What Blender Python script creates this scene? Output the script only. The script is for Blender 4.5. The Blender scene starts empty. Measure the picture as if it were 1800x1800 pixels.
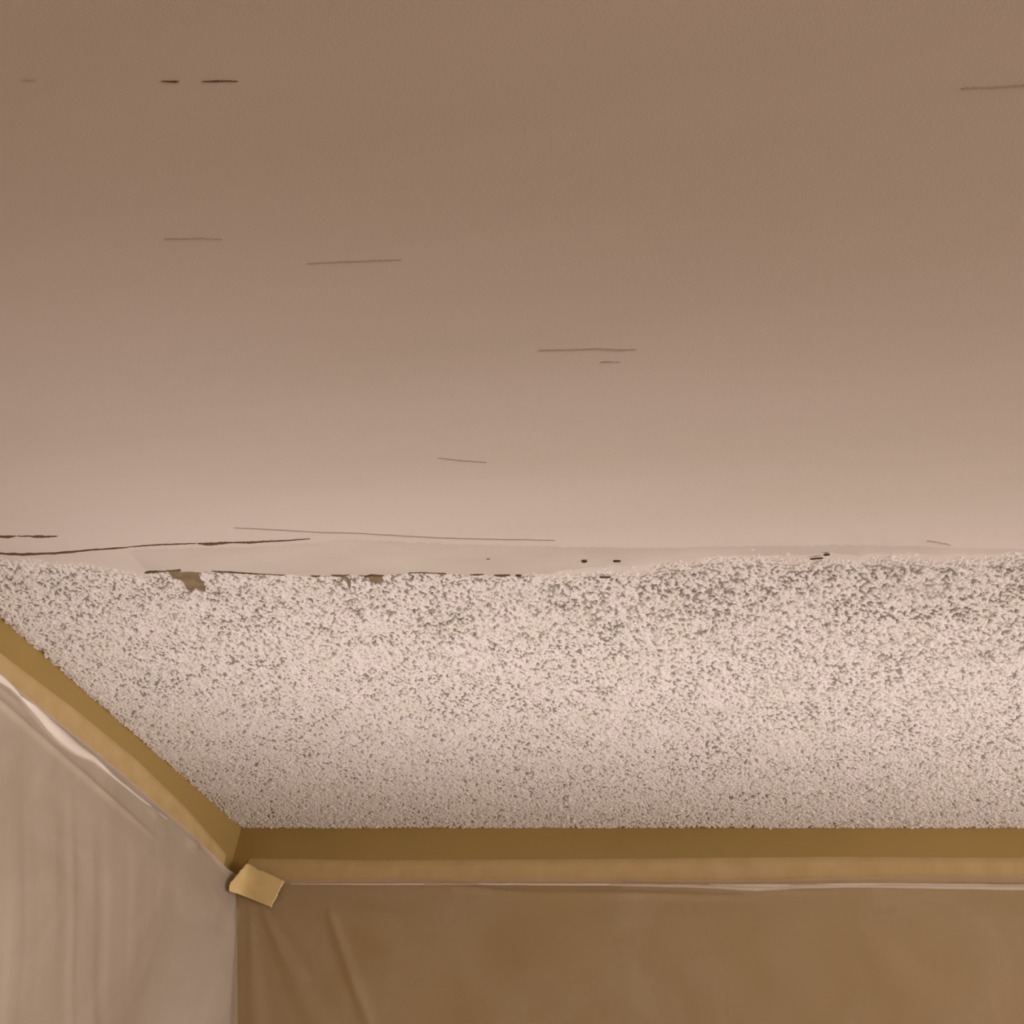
import bpy, math, random
import numpy as np
from mathutils import Matrix, Vector
random.seed(4); rng = np.random.default_rng(11)
S = bpy.context.scene
COL = S.collection

# ------------------------------------------------------------------ camera
FPX, PC = 1600.0, 900.0            # focal length and centre, in the 1800 px frame
H = 2.40                           # ceiling height
v2 = np.array([441., -1353., -FPX]); v3 = np.array([197., 1956., -FPX])
Yc = v2/np.linalg.norm(v2); Zc = v3/np.linalg.norm(v3)
Zc = Zc-Yc*(Zc@Yc); Zc /= np.linalg.norm(Zc); Xc = np.cross(Yc, Zc)
M = np.array([Xc, Yc, Zc])         # camera -> world
CAM = np.array([0.59601, -1.03137, 2.010])
cam_data = bpy.data.cameras.new('camera'); cam = bpy.data.objects.new('camera', cam_data)
COL.objects.link(cam)
cam_data.sensor_width = 36; cam_data.lens = 36*FPX/1800; cam_data.clip_start = 0.01
cam.matrix_world = Matrix.Translation(Vector(CAM)) @ Matrix(M.tolist()).to_4x4()
S.camera = cam

# ------------------------------------------------------------------ light, world, exposure
w = bpy.data.worlds.new('world'); S.world = w; w.use_nodes = True
bg = w.node_tree.nodes['Background']
bg.inputs['Color'].default_value = (1.0, 0.80, 0.66, 1); bg.inputs['Strength'].default_value = 1.5
def area(name, loc, target, sx, sy, power, col, spread=180, turn=0):
    l = bpy.data.lights.new(name, 'AREA'); l.shape = 'RECTANGLE'; l.size = sx; l.size_y = sy
    l.energy = power; l.color = col; l.spread = math.radians(spread)
    o = bpy.data.objects.new(name, l); COL.objects.link(o); o.location = loc
    d = Vector(target)-Vector(loc); o.rotation_euler = (Matrix.Rotation(math.radians(turn), 3, 'Z') @ d.to_track_quat('-Z', 'Y').to_matrix()).to_euler(); return o
area('work_light', (0.62, -0.355, 1.72), (0.62, -0.355, 2.4), 2.1, 0.20, 2.2, (1.0, 0.90, 0.85), 68, 10)
area('fill_light_right', (3.9, -1.5, 1.45), (0, -0.8, 1.9), 1.5, 1.3, 38, (1.0, 0.93, 0.90))  # unseen fill from the right, added to brighten the left wall
S.view_settings.view_transform = 'Standard'; S.view_settings.look = 'None'
S.view_settings.gamma = 1; S.view_settings.use_curve_mapping = False
S.view_settings.exposure = 0.08

# ------------------------------------------------------------------ helpers
def ray(x, y): return M @ np.array([x-PC, PC-y, -FPX])
def on_ceiling(x, y, z=H): d = ray(x, y); return CAM+d*((z-CAM[2])/d[2])
def on_left(x, y, a=0.0): d = ray(x, y); return CAM+d*((a-CAM[0])/d[0])
def on_back(x, y, b=0.0): d = ray(x, y); return CAM+d*((b-CAM[1])/d[1])
def link(name, verts, faces, mat, parent=None, smooth=False):
    me = bpy.data.meshes.new(name); me.from_pydata([tuple(map(float, v)) for v in verts], [], faces); me.update()
    o = bpy.data.objects.new(name, me); COL.objects.link(o)
    if mat: me.materials.append(mat)
    if smooth:
        me.polygons.foreach_set('use_smooth', [True]*len(me.polygons))
    if parent: o.parent = parent
    return o
def grid_obj(name, P, mat, parent=None, smooth=True, flip=False, keep=None):
    """P: (n, m, 3) array -> one fast grid mesh"""
    n, m = P.shape[:2]
    me = bpy.data.meshes.new(name)
    idx = np.arange(n*m).reshape(n, m)
    q = np.stack([idx[:-1, :-1], idx[1:, :-1], idx[1:, 1:], idx[:-1, 1:]], -1).reshape(-1, 4)
    if flip: q = q[:, ::-1]
    if keep is not None: q = q[keep]
    me.vertices.add(n*m); me.vertices.foreach_set('co', P.astype(np.float32).ravel())
    me.loops.add(q.size); me.loops.foreach_set('vertex_index', q.astype(np.int32).ravel())
    me.polygons.add(len(q)); me.polygons.foreach_set('loop_start', np.arange(0, q.size, 4, dtype=np.int32))
    me.update(calc_edges=True); me.validate()
    me.polygons.foreach_set('use_smooth', [smooth]*len(me.polygons))
    me.materials.append(mat)
    o = bpy.data.objects.new(name, me); COL.objects.link(o)
    if parent: o.parent = parent
    return o
def box(name, a, b, mat, parent=None):
    (x0, y0, z0), (x1, y1, z1) = a, b
    v = [(x0,y0,z0),(x1,y0,z0),(x1,y1,z0),(x0,y1,z0),(x0,y0,z1),(x1,y0,z1),(x1,y1,z1),(x0,y1,z1)]
    f = [(0,3,2,1),(4,5,6,7),(0,1,5,4),(1,2,6,5),(2,3,7,6),(3,0,4,7)]
    return link(name, v, f, mat, parent)
def structure(o): o['kind'] = 'structure'; return o
def tag(o, label, cat, group=None):
    o['label'] = label; o['category'] = cat
    if group: o['group'] = group
    return o
def fnoise(x, y, sx, sy, seed):
    """smooth value noise with cell sizes sx, sy"""
    r = np.random.default_rng(seed); T = r.random((256, 256))
    u = x/sx+100; v = y/sy+100
    i = np.floor(u).astype(int); j = np.floor(v).astype(int); a = u-i; b = v-j
    a = a*a*(3-2*a); b = b*b*(3-2*b)
    g = lambda p, q: T[p % 256, q % 256]
    return (g(i, j)*(1-a)+g(i+1, j)*a)*(1-b)+(g(i, j+1)*(1-a)+g(i+1, j+1)*a)*b - 0.5

# ------------------------------------------------------------------ materials
def mat(name, col, rough=0.8, spec=0.3):
    m = bpy.data.materials.new(name); m.use_nodes = True
    b = m.node_tree.nodes['Principled BSDF']
    b.inputs['Base Color'].default_value = (*col, 1); b.inputs['Roughness'].default_value = rough
    b.inputs['Specular IOR Level'].default_value = spec
    return m
def nodes(m): return m.node_tree.nodes, m.node_tree.links, m.node_tree.nodes['Principled BSDF']
def add_mottle(m, c1, c2, scale=(1, 1, 1), s=5.0, detail=3.0, lo=.35, hi=.65, bump=0.0, bscale=600, bdist=.0004):
    N, L, b = nodes(m)
    tc = N.new('ShaderNodeTexCoord'); mp = N.new('ShaderNodeMapping'); mp.inputs['Scale'].default_value = scale
    L.new(tc.outputs['Object'], mp.inputs['Vector'])
    n = N.new('ShaderNodeTexNoise'); n.inputs['Scale'].default_value = s; n.inputs['Detail'].default_value = detail
    L.new(mp.outputs['Vector'], n.inputs['Vector'])
    r = N.new('ShaderNodeValToRGB'); r.color_ramp.elements[0].position = lo; r.color_ramp.elements[1].position = hi
    r.color_ramp.elements[0].color = (*c1, 1); r.color_ramp.elements[1].color = (*c2, 1)
    L.new(n.outputs['Fac'], r.inputs['Fac']); L.new(r.outputs['Color'], b.inputs['Base Color'])
    if bump:
        n2 = N.new('ShaderNodeTexNoise'); n2.inputs['Scale'].default_value = bscale; n2.inputs['Detail'].default_value = 2
        L.new(tc.outputs['Object'], n2.inputs['Vector'])
        bp = N.new('ShaderNodeBump'); bp.inputs['Strength'].default_value = bump; bp.inputs['Distance'].default_value = bdist
        L.new(n2.outputs['Fac'], bp.inputs['Height']); L.new(bp.outputs['Normal'], b.inputs['Normal'])
    return r
m_skim = mat('skim_plaster', (.6, .55, .5), .75, .25)
add_mottle(m_skim, (.575, .525, .48), (.615, .55, .525), (.7, 5, 1), 3.0, 4, .3, .7, .4, 900, .00022)
m_band = mat('fresh_skim_plaster', (.6, .55, .5), .7, .25)
add_mottle(m_band, (.50, .445, .405), (.565, .505, .465), (.5, 2, 1), 14, 4, .35, .65, .4, 900, .00022)
m_pop = mat('popcorn_plaster', (.78, .74, .71), .9, .15)
add_mottle(m_pop, (.63, .60, .565), (.69, .65, .65), (1, 1, 1), 45, 3, .3, .7)
def shade_bare_pits(m):
    """grey-brown board colour by depth, darkened to paint the shade inside the pits"""
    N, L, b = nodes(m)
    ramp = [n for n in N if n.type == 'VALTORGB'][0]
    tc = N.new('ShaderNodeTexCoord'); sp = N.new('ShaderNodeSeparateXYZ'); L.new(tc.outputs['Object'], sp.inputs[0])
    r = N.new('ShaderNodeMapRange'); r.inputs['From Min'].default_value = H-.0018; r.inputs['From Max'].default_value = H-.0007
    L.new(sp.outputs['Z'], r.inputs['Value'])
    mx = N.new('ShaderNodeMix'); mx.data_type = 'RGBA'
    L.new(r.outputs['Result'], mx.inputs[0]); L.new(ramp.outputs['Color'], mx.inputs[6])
    mx.inputs[7].default_value = (.29, .265, .24, 1)  # bare board tone plus painted pit shade
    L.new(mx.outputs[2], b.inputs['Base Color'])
shade_bare_pits(m_pop)
m_paint = mat('tan_wall_paint', (.40, .27, .12), .6, .3)
add_mottle(m_paint, (.37, .255, .085), (.41, .285, .10), (1, 1, 1), 6, 2, .3, .7, .35, 350, .0004)
m_tape = mat('masking_tape_paper', (.62, .45, .23), .65, .25)
add_mottle(m_tape, (.54, .39, .185), (.61, .455, .235), (1, 1, 1), 40, 3, .3, .7, .5, 500, .0003)
m_flap = mat('bright_masking_tape_paper', (.72, .54, .28), .65, .25)
add_mottle(m_flap, (.73, .56, .26), (.81, .64, .34), (1, 1, 1), 60, 3, .3, .7, .5, 500, .0003)
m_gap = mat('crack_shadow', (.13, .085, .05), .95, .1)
m_torn = mat('torn_drywall_paper', (.30, .24, .17), .95, .1)
add_mottle(m_torn, (.19, .135, .08), (.25, .19, .135), (1, 1, 1), 120, 3)
m_concrete = mat('dust_sheet', (.60, .50, .40), .9, .2)
def film(name, alpha, col, rough):
    m = bpy.data.materials.new(name); m.use_nodes = True
    N, L, b = nodes(m)
    b.inputs['Base Color'].default_value = (*col, 1); b.inputs['Roughness'].default_value = rough
    b.inputs['Specular IOR Level'].default_value = .6
    tc = N.new('ShaderNodeTexCoord')
    n = N.new('ShaderNodeTexNoise'); n.inputs['Scale'].default_value = 9; n.inputs['Detail'].default_value = 4
    n.inputs['Distortion'].default_value = 0.8
    L.new(tc.outputs['Object'], n.inputs['Vector'])
    r = N.new('ShaderNodeMapRange'); r.inputs['From Min'].default_value = .3; r.inputs['From Max'].default_value = .7
    r.inputs['To Min'].default_value = alpha-.09; r.inputs['To Max'].default_value = alpha+.09
    L.new(n.outputs['Fac'], r.inputs['Value'])
    t = N.new('ShaderNodeBsdfTransparent'); mx = N.new('ShaderNodeMixShader'); out = N['Material Output']
    L.new(r.outputs['Result'], mx.inputs['Fac']); L.new(t.outputs[0], mx.inputs[1]); L.new(b.outputs[0], mx.inputs[2])
    L.new(mx.outputs[0], out.inputs['Surface']); return m
m_filmB = film('clear_masking_film', .36, (.68, .55, .40), .42)
m_filmL = film('milky_masking_film', .66, (.64, .56, .49), .42)
m_hem_glare = film('film_hem_glare', .88, (.88, .82, .76), .3)  # whiter and denser than the sheet, so the fold's glare is painted in

# ------------------------------------------------------------------ room shell
ceiling = structure(box('ceiling', (-.12, -3.6, H), (4.0, .12, H+.02), m_skim))
wall_left = structure(box('wall_left', (-.1, -3.6, 0), (0, .1, H), m_paint))
wall_back = structure(box('wall_back', (0, 0, 0), (4.0, .1, H), m_paint))
wall_front_blocker = structure(box('wall_front_blocker', (-.1, -3.7, 0), (4.0, -3.6, H), m_paint))  # unseen, added behind the camera to block light and darken the back wall
floor = structure(box('floor', (-.1, -3.6, -.05), (4.0, .1, 0), m_concrete))

# ------------------------------------------------------------------ popcorn texture (geometry)
# worked edge between smooth skim coat and popcorn, traced on the ceiling plane
EDGE = np.array([on_ceiling(*p, H-.0043)[:2] for p in [(-160, 968), (0, 980), (120, 986), (200, 998), (250, 1006), (300, 1004), (360, 1005), (420, 1007),
        (500, 1011), (560, 1014), (640, 1013), (700, 1009), (790, 1009), (860, 1013), (915, 1014), (1000, 1001), (1100, 992), (1200, 984),
        (1300, 977), (1450, 972), (1600, 975), (1700, 973), (1800, 970), (2100, 968), (2700, 960)]])
def edge_y(x): return np.interp(x, EDGE[:, 0], EDGE[:, 1])
RIDGE = np.array([on_ceiling(*p)[:2] for p in [(-160, 975), (0, 973), (50, 973), (150, 967), (250, 958), (365, 955), (450, 952), (540, 947),
        (600, 940), (680, 943), (800, 948), (1000, 953), (1200, 955), (1500, 951), (1640, 955), (1800, 960), (2700, 955)]])
def ridge_y(x): return np.interp(x, RIDGE[:, 0], RIDGE[:, 1])

g = 0.00075
X0, X1, Y0, Y1 = 0.0, 1.12, -0.625, 0.0
nx = int((X1-X0)/g)+1; ny = int((Y1-Y0)/g)+1
xs = X0+np.arange(nx)*g; ys = Y0+np.arange(ny)*g
GX, GY = np.meshgrid(xs, ys, indexing='ij')
A = np.full((nx, ny), 0.0006)
def stamp(n, rmin, rmax, hmin, hmax, wts=None):
    bx = rng.uniform(X0, X1, n); by = rng.uniform(Y0, Y1, n)
    r = rng.uniform(rmin, rmax, n); hh = rng.uniform(hmin, hmax, n)
    k = int(math.ceil(rmax/g))
    ci = np.round((bx-X0)/g).astype(int); cj = np.round((by-Y0)/g).astype(int)
    for di in range(-k, k+1):
        for dj in range(-k, k+1):
            i = ci+di; j = cj+dj
            ok = (i >= 0) & (i < nx) & (j >= 0) & (j < ny)
            i = i[ok]; j = j[ok]
            d2 = ((xs[i]-bx[ok])**2+(ys[j]-by[ok])**2)/r[ok]**2
            v = hh[ok]*np.sqrt(np.clip(1-d2, 0, 1))
            np.maximum.at(A, (i, j), v)
stamp(110000, .0013, .0024, .0023, .0031)
stamp(60000, .0010, .0018, .0024, .0034)
stamp(1500, .0022, .0034, .0036, .0046)
A += 0.0008*fnoise(GX, GY, .05, .03, 3) + .0005*fnoise(GX, GY, .0021, .0021, 4)
# small bare pits in the sprayed aggregate; the material paints their floors shaded
pn = fnoise(GX+.37*GY, GY-.2*GX, .0021, .0016, 5)+.60*fnoise(GX, GY-.3*GX, .0047, .0036, 6)+.36*fnoise(GX, GY, .035, .02, 7)
sh = np.clip((GY-edge_y(GX))/.42, 0, 1)
pn += .06*np.clip(1-sh*4, 0, 1)*np.clip((GX-.2)/.4, 0, 1)-.21*sh-.03
A = np.where(pn > .405, np.minimum(A, .0003), np.where(pn > .36, np.minimum(A, .0015), A))
# worn away close to the left end of the worked edge and feathered out along it
dE = GY-edge_y(GX)
wear = np.clip((dE+.012)/.035, 0, 1)
A = A*(0.55+.45*wear)
# torn holes where texture and paper came off together
def inside(px_poly):
    pl = np.array([on_ceiling(*p)[:2] for p in px_poly]); c = np.zeros(GX.shape, bool)
    n = len(pl)
    for i in range(n):
        (xa, ya), (xb, yb) = pl[i], pl[(i+1) % n]
        cond = ((ya > GY) != (yb > GY))
        c ^= cond & (GX < (xb-xa)*(GY-ya)/((yb-ya) if abs(yb-ya) > 1e-12 else 1e-12)+xa)
    return c
HOLES = [[(296, 1002), (318, 999), (350, 1000), (349, 1007), (357, 1016), (363, 1027), (362, 1037), (352, 1035), (343, 1031), (338, 1038), (329, 1034),
          (324, 1024), (318, 1017), (304, 1014), (300, 1008)],
         [(596, 1010), (612, 1010), (617, 1017), (616, 1034), (613, 1026), (607, 1017)],
         [(648, 1013), (660, 1010), (673, 1012), (671, 1020), (661, 1023), (652, 1020)]]
for hp in HOLES: A[inside(hp)] = -0.0004
Pz = H-A
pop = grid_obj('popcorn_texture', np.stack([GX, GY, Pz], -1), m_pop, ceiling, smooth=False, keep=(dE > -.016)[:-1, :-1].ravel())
pop['kind'] = 'stuff'
pop['label'] = 'lumpy off-white popcorn texture left unscraped beside the walls'
for hp in HOLES:
    c = np.mean([on_ceiling(*p) for p in hp], 0)
    v = [on_ceiling(*p) for p in hp]; v = [c+(q-c)*1.1 for q in v]
    v = [(q[0], q[1], H-.0008) for q in v]
    n = len(v); vv = v+[(q[0], q[1], H+.001) for q in v]
    link('torn_patch', vv, [tuple(range(n))[::-1]]+[(i, (i+1) % n, n+(i+1) % n, n+i) for i in range(n)], m_torn, ceiling)

# ------------------------------------------------------------------ skim coat
u = np.arange(0.0, 1.9, .0022)
dv = np.concatenate([np.arange(.030, .002, -.0012), np.linspace(.0018, -.0022, 9), np.arange(-.0036, -.06, -.0016), np.arange(-.062, -.70, -.005)])
U, D = np.meshgrid(u, dv, indexing='ij')
jit = .0030*fnoise(U, U*0, .012, 1, 8)+.0016*fnoise(U, U*0, .004, 1, 9)
ey = edge_y(U)+jit
YY = ey+D
xl0, xl1 = on_ceiling(255, 1003)[0], on_ceiling(960, 1003)[0]
lip = np.clip((U-xl0)/.02, 0, 1)*np.clip((xl1-U)/.05, 0, 1)
full = 0.0043
def skim_height(U, YY, D):
    soft = full*np.clip(.5-(D-.004+.012*fnoise(U, YY, .03, .02, 12))/.045, 0, 1)
    hard = np.where(D > .0002, -.002, full)
    lip = np.clip((U-xl0)/.02, 0, 1)*np.clip((xl1-U)/.05, 0, 1)
    Hs = soft*(1-lip)+hard*lip
    Hs = np.where((D > .0002) & (lip > .5), -.002, Hs)
    second = 1/(1+np.exp((YY-ridge_y(U))/.0012))           # the upper, later pass stands 0.5 mm proud
    Hs = Hs+.0006*second
    amp = np.clip(-D/.02, 0, 1)
    return Hs+amp*(.0010*fnoise(U, YY, .35, .05, 21)+.00045*fnoise(U, YY, .16, .014, 22)+.00012*fnoise(U, YY, .05, .005, 23))
rdg = ridge_y(U)
Hs = skim_height(U, YY, D)
skim = grid_obj('skim_coat', np.stack([U, YY, H-Hs], -1), m_skim, ceiling, smooth=True, flip=True)
skim.data.materials.append(m_band)
rel = (YY-rdg)[:-1, :-1].ravel(); ul = U[:-1, :-1].ravel(); dl = D[:-1, :-1].ravel()
lim = np.clip((ul-.15)/.05, 0, 1)*np.clip((1.0-ul)/.1, 0, 1)
skim.data.polygons.foreach_set('material_index', ((rel > .0002) & (lim > .4) & (dl < .004)).astype(np.int32))
skim['label'] = 'smooth trowelled plaster skim over the scraped ceiling'

# ------------------------------------------------------------------ cracks left by the trowel, painted shade under the skim lip
def skim_h(x, y):
    return max(float(skim_height(np.array([x]), np.array([y+dy]), np.array([y+dy-float(edge_y(x))]))[0]) for dy in (-.002, 0, .001))
def crack_shade(pts, wpx, name='crack_shade', m=m_gap, depth=None):
    """tapered sliver along a traced polyline; wpx: width at each point in frame px"""
    P_, n = [], 34
    t = np.linspace(0, len(pts)-1, n); px = np.interp(t, range(len(pts)), [p[0] for p in pts]); py = np.interp(t, range(len(pts)), [p[1] for p in pts])
    ww = np.interp(t, range(len(pts)), wpx)
    top, bot = [], []
    for a, b, q in zip(px, py, ww):
        q = q*random.uniform(.5, 1.0); b += random.uniform(-.35, .35)
        base = on_ceiling(a, b, H-.0045)
        z = H-(depth if depth is not None else max(skim_h(base[0], base[1]), .0034)+.0006)
        e = on_ceiling(a, b-q/2, z); f_ = on_ceiling(a, b+q/2, z)
        top.append(e); bot.append(f_)
    v = top+bot+[(p[0], p[1], p[2]+.0012) for p in top]+[(p[0], p[1], p[2]+.0012) for p in bot]
    f = []
    for i in range(n-1):
        f += [(i, i+1, n+i+1, n+i), (2*n+i, i, i+1, 2*n+i+1)[::1], (n+i, n+i+1, 3*n+i+1, 3*n+i)]
    return link(name, v, f, m, ceiling)
crack_shade([(-60, 972), (0, 974), (40, 975.5), (100, 973), (160, 967.5), (205, 964.5), (228, 962.5)], [1, 2.6, 3.6, 3.2, 2.6, 2.2, .4])
crack_shade([(228, 962), (252, 960), (300, 957.5), (345, 956)], [.3, 1.6, 1.6, .4])
crack_shade([(347, 956), (362, 957), (375, 957), (395, 955), (410, 954.5)], [.6, 4.6, 5, 3, 1.2])
crack_shade([(410, 954.5), (440, 954.5), (460, 953), (500, 951), (545, 948)], [1.5, 3.4, 2.4, 1.5, .3])
crack_shade([(-40, 943), (5, 944), (15, 944.5), (28, 943)], [3, 3.6, 5, .4])
crack_shade([(30, 943), (55, 943.5), (66, 944), (82, 944), (101, 943)], [.5, 1.8, 4.6, 3.4, .4])
crack_shade([(283, 143.5), (300, 144), (308, 144.5), (314, 144)], [.4, 2.2, 3.4, .5])
crack_shade([(355, 144), (375, 143.5), (395, 143), (418, 144)], [.3, 2.8, 2.2, .4])
faint = mat('faint_trowel_line', (.47, .405, .35), .9, .1)
crack_shade([(947, 617), (965, 617.5), (1010, 616.5), (1050, 615), (1090, 617.5), (1118, 616)], [.5, 2.6, 1.6, 2.6, 3, .5], 'trowel_line', faint)
crack_shade([(1690, 157), (1705, 155.5), (1745, 154), (1800, 151), (1850, 150)], [.4, 2.2, 1.6, 2.4, 1], 'trowel_line', faint)
crack_shade([(288, 421), (305, 421), (322, 421.5), (350, 420), (390, 422)], [.3, 2, 1, .8, .3], 'trowel_line', faint)
crack_shade([(540, 465), (600, 462), (660, 459.5), (705, 458)], [.3, 1.5, 1.3, .3], 'trowel_line', faint)
crack_shade([(1055, 638), (1070, 637.5), (1090, 638)], [.3, 1.6, .3], 'trowel_line', faint)
crack_shade([(412, 929), (480, 932), (560, 937), (640, 939), (720, 944), (800, 948), (900, 949.5), (975, 951)], [.4, 1.2, 1.5, 1, 1.8, 1.6, 1.4, .3], 'trowel_line', faint)
crack_shade([(40, 141), (52, 141.5), (64, 142)], [.3, 1.6, .3], 'trowel_line', faint)
crack_shade([(770, 806), (810, 811), (855, 814)], [.3, 1.4, .3], 'trowel_line', faint)
crack_shade([(1630, 952), (1645, 954), (1665, 958), (1672, 960)], [.3, 1.8, 1.6, .3], 'trowel_line', faint)
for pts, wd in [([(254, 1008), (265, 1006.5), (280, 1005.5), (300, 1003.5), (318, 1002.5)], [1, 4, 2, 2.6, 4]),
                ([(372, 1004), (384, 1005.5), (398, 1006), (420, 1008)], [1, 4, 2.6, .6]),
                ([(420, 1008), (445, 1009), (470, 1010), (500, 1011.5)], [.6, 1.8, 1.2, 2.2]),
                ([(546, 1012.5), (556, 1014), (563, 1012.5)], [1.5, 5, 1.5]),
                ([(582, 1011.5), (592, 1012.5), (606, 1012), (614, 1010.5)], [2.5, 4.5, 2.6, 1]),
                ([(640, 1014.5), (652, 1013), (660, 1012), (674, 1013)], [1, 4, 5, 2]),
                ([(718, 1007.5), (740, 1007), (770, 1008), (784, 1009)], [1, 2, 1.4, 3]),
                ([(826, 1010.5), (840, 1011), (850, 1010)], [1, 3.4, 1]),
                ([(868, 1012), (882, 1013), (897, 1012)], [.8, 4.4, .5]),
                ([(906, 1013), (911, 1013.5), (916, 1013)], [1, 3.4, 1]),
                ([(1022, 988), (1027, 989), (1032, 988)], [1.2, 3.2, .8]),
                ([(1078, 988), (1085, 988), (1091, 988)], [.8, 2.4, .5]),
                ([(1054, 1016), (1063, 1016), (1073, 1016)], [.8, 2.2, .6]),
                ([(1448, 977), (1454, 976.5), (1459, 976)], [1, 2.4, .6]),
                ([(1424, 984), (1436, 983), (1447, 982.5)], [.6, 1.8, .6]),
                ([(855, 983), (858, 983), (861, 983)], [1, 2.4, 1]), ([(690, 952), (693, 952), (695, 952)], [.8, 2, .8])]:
    crack_shade(pts, wd, 'crack_shade', m_gap, full+.0003)  # edge slivers: shade under the skim lip, modelled as dark strips

# ------------------------------------------------------------------ masking tape
def strip_on_wall(side, top_pts, bot_pts, n=90, off=.0012, ripple=.0006):
    """thin paper strip; top/bottom given as (distance along wall, height)"""
    a0, a1 = top_pts[0][0], top_pts[-1][0]
    t = np.linspace(0, 1, n); s = a0+(a1-a0)*t
    zt = np.interp(s, [p[0] for p in top_pts], [p[1] for p in top_pts])
    zb = np.interp(s, [p[0] for p in bot_pts], [p[1] for p in bot_pts])
    P = np.zeros((n, 8, 3))
    for j in range(8):
        q = j/7
        z = zt*(1-q)+zb*q
        o = off+ripple*(fnoise(s, s*0+q*.03, .05, .02, 40)+.5)+(.0012*q*q)
        if j == 0: o = o*0+.0001
        if side == 'left': P[:, j] = np.stack([o, s, z], -1)
        else: P[:, j] = np.stack([s, -o, z], -1)
    return P
tL_top = [(-1.2, 2.371), (-.4653, 2.3733), (-.35, 2.3775), (-.2411, 2.3782), (-.13, 2.372), (-.06, 2.3635), (-.020, 2.3585)]
tL_bot = [(-1.2, 2.355), (-.4555, 2.3540), (-.30, 2.3540), (-.12, 2.3485), (-.06, 2.343), (-.020, 2.337)]
tape_l = grid_obj('masking_tape', strip_on_wall('left', tL_top, tL_bot), m_tape, flip=True)
tag(tape_l, 'tan masking tape strip running along the top of the left wall', 'tape')
tB_top = [(.022, 2.3600), (.1, 2.3595), (.18, 2.359), (.45, 2.3625), (.70, 2.3668), (.86, 2.3672), (1.5, 2.366)]
tB_bot = [(.022, 2.3300), (.1, 2.3290), (.18, 2.3305), (.3, 2.332), (.45, 2.3335), (.60, 2.334), (.70, 2.3385), (.86, 2.3405), (1.5, 2.341)]
tape_b = grid_obj('masking_tape', strip_on_wall('back', tB_top, tB_bot), m_tape)
tag(tape_b, 'tan masking tape strip running straight across the back wall', 'tape')

# ------------------------------------------------------------------ plastic film
# left sheet: hangs off the tape on the left wall and cuts the corner, ending on the back wall
def corner_x(z): return .0205+np.clip(2.312-z, -.02, 1)*.305
nl, nz = 420, 260
zs = np.concatenate([np.linspace(0, .10, 110), np.linspace(.101, .36, 110), np.linspace(.365, 1.2, 40)]) # drop below the tape
Y_s = np.linspace(-1.6, 0, nl)
YS, ZD = np.meshgrid(Y_s, zs, indexing='ij')
ztop = np.interp(YS, [p[0] for p in tL_bot], [p[1]+.0015 for p in tL_bot])
ZZ = ztop-ZD
cx = corner_x(ZZ)
tt = np.clip((YS+.11)/.105, 0, 1)
XX = .0042+(cx-.0042)*tt**1.5
sag = np.clip(ZD/.05, 0, 1)
# near-vertical hanging folds, leaning with the pull of the tape
sk = YS-(2.2902-ZZ)*.66
low = np.clip((2.335-ZZ)/.08, 0, 1)*np.clip((-.11-YS)/.08, 0, 1)
XX = XX+low*(.0030*(fnoise(sk, ZZ, .022, .35, 51)+.5)+.0018*(fnoise(sk, ZZ, .009, .25, 52)+.5))
XX = XX+sag*(.010*(fnoise(YS, ZZ, .16, .10, 53)+.5)*np.clip((-.05-YS)/.1, 0, 1))
# billow tucked under the tape: thin bright pocket
bil = lambda c, w, z0, zw, a: a*np.exp(-((YS-c)/w)**2)*np.exp(-((ZZ-(z0))/zw)**2)
XX = XX+bil(-.355, .085, 2.3440, .0052, .003)+bil(-.475, .05, 2.3450, .0045, .003)+bil(-.62, .06, 2.350, .006, .008)
XX = XX+bil(-.10, .012, 2.341, .006, .005)+bil(-.19, .010, 2.342, .004, .003)
# creases running from the tape
cr = np.exp(-((ZZ-(2.333-.06*(YS+.40)))/.0030)**2)*np.clip(-(YS+.16)/.1, 0, 1)
XX = XX+.0030*cr
YYf = np.minimum(YS-.003, -.003)
film_l = grid_obj('plastic_sheet', np.stack([XX, YYf, ZZ], -1), m_filmL)
tag(film_l, 'milky plastic film draped down the left wall below its tape', 'plastic sheet')

# back sheet
x_s = np.linspace(0, 1.5, 420)
XB, ZD = np.meshgrid(x_s, zs, indexing='ij')
zt = np.interp(XB, [p[0] for p in tB_bot], [p[1]+.006 for p in tB_bot])
ZZ = zt-ZD
XBs = corner_x(ZZ)+.001+XB*1.0
off = .004+0*XB
sag = np.clip(ZD/.04, 0, 1)
ang = np.arctan2(2.335-ZZ, XBs-.030)                   # folds fanning out of the corner patch
rad = np.hypot(2.335-ZZ, XBs-.030)
fan = (fnoise(ang, rad*0, .11, 1, 61)+.5)*np.clip(rad/.10, 0, 1)*np.clip((.42-XB)/.25, 0, 1)
off = off+sag*(.005*fan+.007*(fnoise(XB, ZZ, .13, .10, 62)+.5)+.004*(fnoise(XB+ZZ*.6, ZZ, .05, .09, 63)+.5))
# shallow slack fold just under the tape
def fold(xa, za, xb, zb, w_, a):
    t = np.clip((XBs-xa)/(xb-xa), 0, 1); zz = za+(zb-za)*t
    return a*np.exp(-((ZZ-zz)/w_)**2)*np.sin(np.pi*t)**.6
off = off+fold(.25, 2.333, .45, 2.312, .004, .004)+fold(.33, 2.323, .62, 2.322, .004, .004)+fold(.46, 2.334, .70, 2.328, .003, .004)
off = off+fold(.60, 2.334, 1.2, 2.334, .0035, .003)+fold(.14, 2.30, .22, 2.18, .01, .006)
film_b = grid_obj('plastic_sheet', np.stack([XBs, -off, ZZ], -1), m_filmB, flip=True)
tag(film_b, 'clear plastic film hanging down the back wall below its tape', 'plastic sheet')
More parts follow.
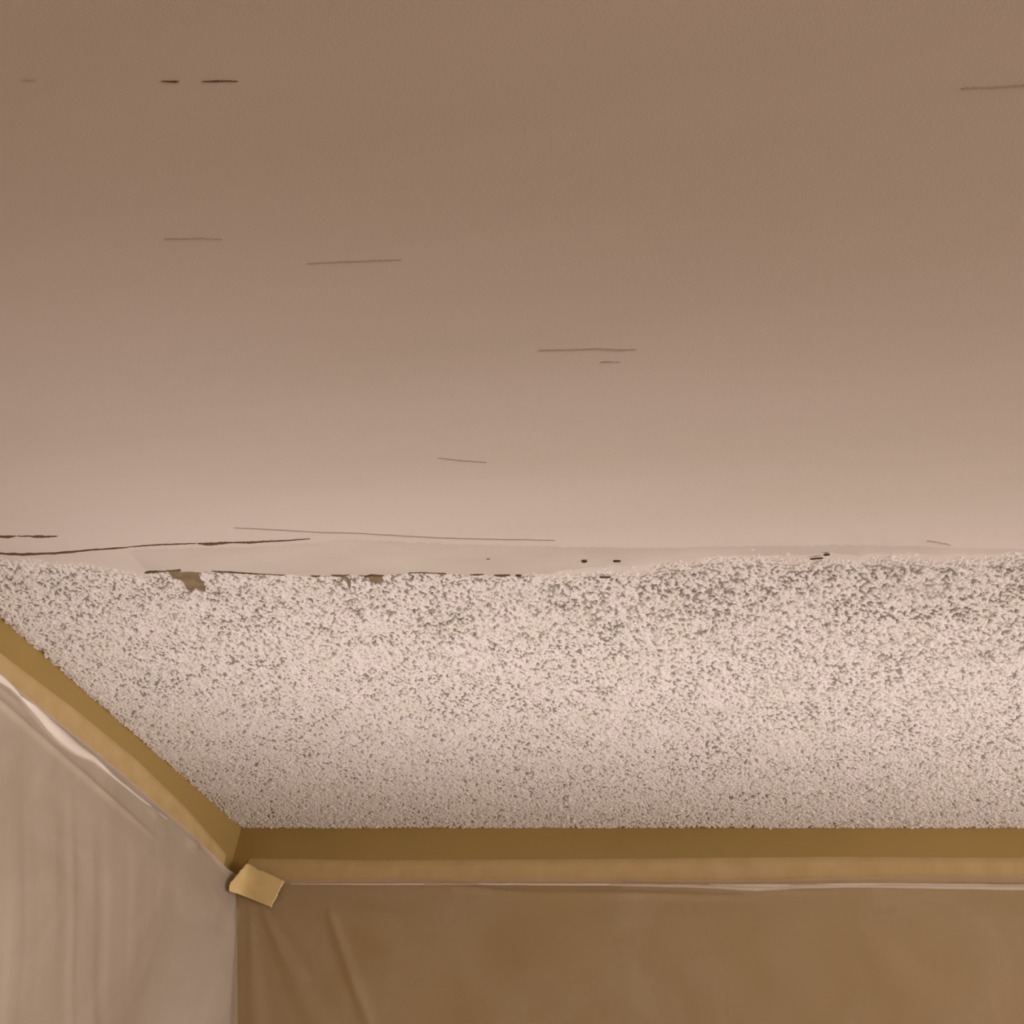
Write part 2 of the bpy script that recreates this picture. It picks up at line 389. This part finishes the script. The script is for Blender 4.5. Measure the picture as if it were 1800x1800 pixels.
# folded hem of the film showing below the tape, a rolled edge painted pale for its glare
def hem(path, wid, bulge, m, parent, side):
    n = 120; k = 9
    t = np.linspace(0, len(path)-1, n)
    s = np.interp(t, range(len(path)), [p[0] for p in path]); z = np.interp(t, range(len(path)), [p[1] for p in path])
    wd = np.interp(t, range(len(path)), wid)
    P = np.zeros((n, k, 3))
    for j in range(k):
        a = math.pi*j/(k-1)
        zz = z+wd*.5*math.cos(a)+.0003*fnoise(s, s*0, .01, 1, 71)
        o = .0042+bulge*math.sin(a)*np.clip(wd/.005, .2, 1.3)
        P[:, j] = np.stack([o, s, zz], -1) if side == 'left' else np.stack([s, -o, zz], -1)
    return grid_obj('hem', P, m, parent, flip=(side == 'left'))
hem([(.085, 2.3290), (.18, 2.3300), (.3, 2.3318), (.45, 2.3332), (.56, 2.3332), (.62, 2.3325), (.66, 2.3340), (.72, 2.3362), (.86, 2.3362), (1.5, 2.336)],
    [.0008, .0016, .0018, .0022, .0040, .0075, .0050, .0050, .0060, .007], .0022, m_hem_glare, film_b, 'back')
hl = [on_left(px, py, .009) for px, py in [(0, 1191), (25, 1209), (40, 1224), (60, 1244), (90, 1275), (115, 1298), (140, 1319), (170, 1337), (200, 1362), (240, 1394), (300, 1440)]]
hem([(-1.0, 2.352), (-.6, 2.3535)]+[(q[1], q[2]) for q in hl], [.006, .006, .0070, .0042, .0026, .0070, .0110, .0130, .0105, .0055, .0032, .0022, .0008], .0060, m_hem_glare, film_l, 'left')

# ------------------------------------------------------------------ corner patch of tape, bridging both sheets
def patch_pt(px, py):
    d = ray(px, py); d = d/np.linalg.norm(d)
    # back face slightly off the film, left face on the diagonal film
    tb = (-.010-CAM[1])/d[1]
    # diagonal plane through (0.004,-0.11) and (0.024,-0.006)
    nrm = np.array([.104, -.020, 0]); nrm /= np.linalg.norm(nrm); p0 = np.array([.0065, -.11, 0])
    tl = ((p0-CAM)@nrm)/(d@nrm)
    k = 160.0; t = -math.log(math.exp(-k*(tb-min(tb, tl)))+math.exp(-k*(tl-min(tb, tl))))/k+min(tb, tl)
    return CAM+d*(t)
quad = [(434, 1517), (500, 1549), (477, 1595), (413, 1569)]   # TL, TR, BR, BL
nu, nv = 26, 18
P = np.zeros((nu, nv, 3))
for i in range(nu):
    for j in range(nv):
        a, b = i/(nu-1), j/(nv-1)
        top = (1-a)*np.array(quad[0])+a*np.array(quad[1]); bot = (1-a)*np.array(quad[3])+a*np.array(quad[2])
        p = (1-b)*top+b*bot
        p = p+np.array([0, 1.0])*(2.5*math.exp(-((a-.30)/.07)**2)*(1-b)**4)               # small notch in the top edge
        p = p+np.array([-25, 5.0])*math.exp(-(a/.20)**2)*(3.4*b**1.3*(1-b)**.6)*.62                   # torn rounded left end
        if a in (0, 1): p = p+np.array([random.uniform(-1, 1), random.uniform(-.6, .6)])
        P[i, j] = patch_pt(*p)
flap = grid_obj('tape_patch', P, m_flap)
sol = flap.modifiers.new('thickness', 'SOLIDIFY'); sol.thickness = .0005; sol.offset = 0
tag(flap, 'short tilted patch of masking tape stuck across the room corner', 'tape')
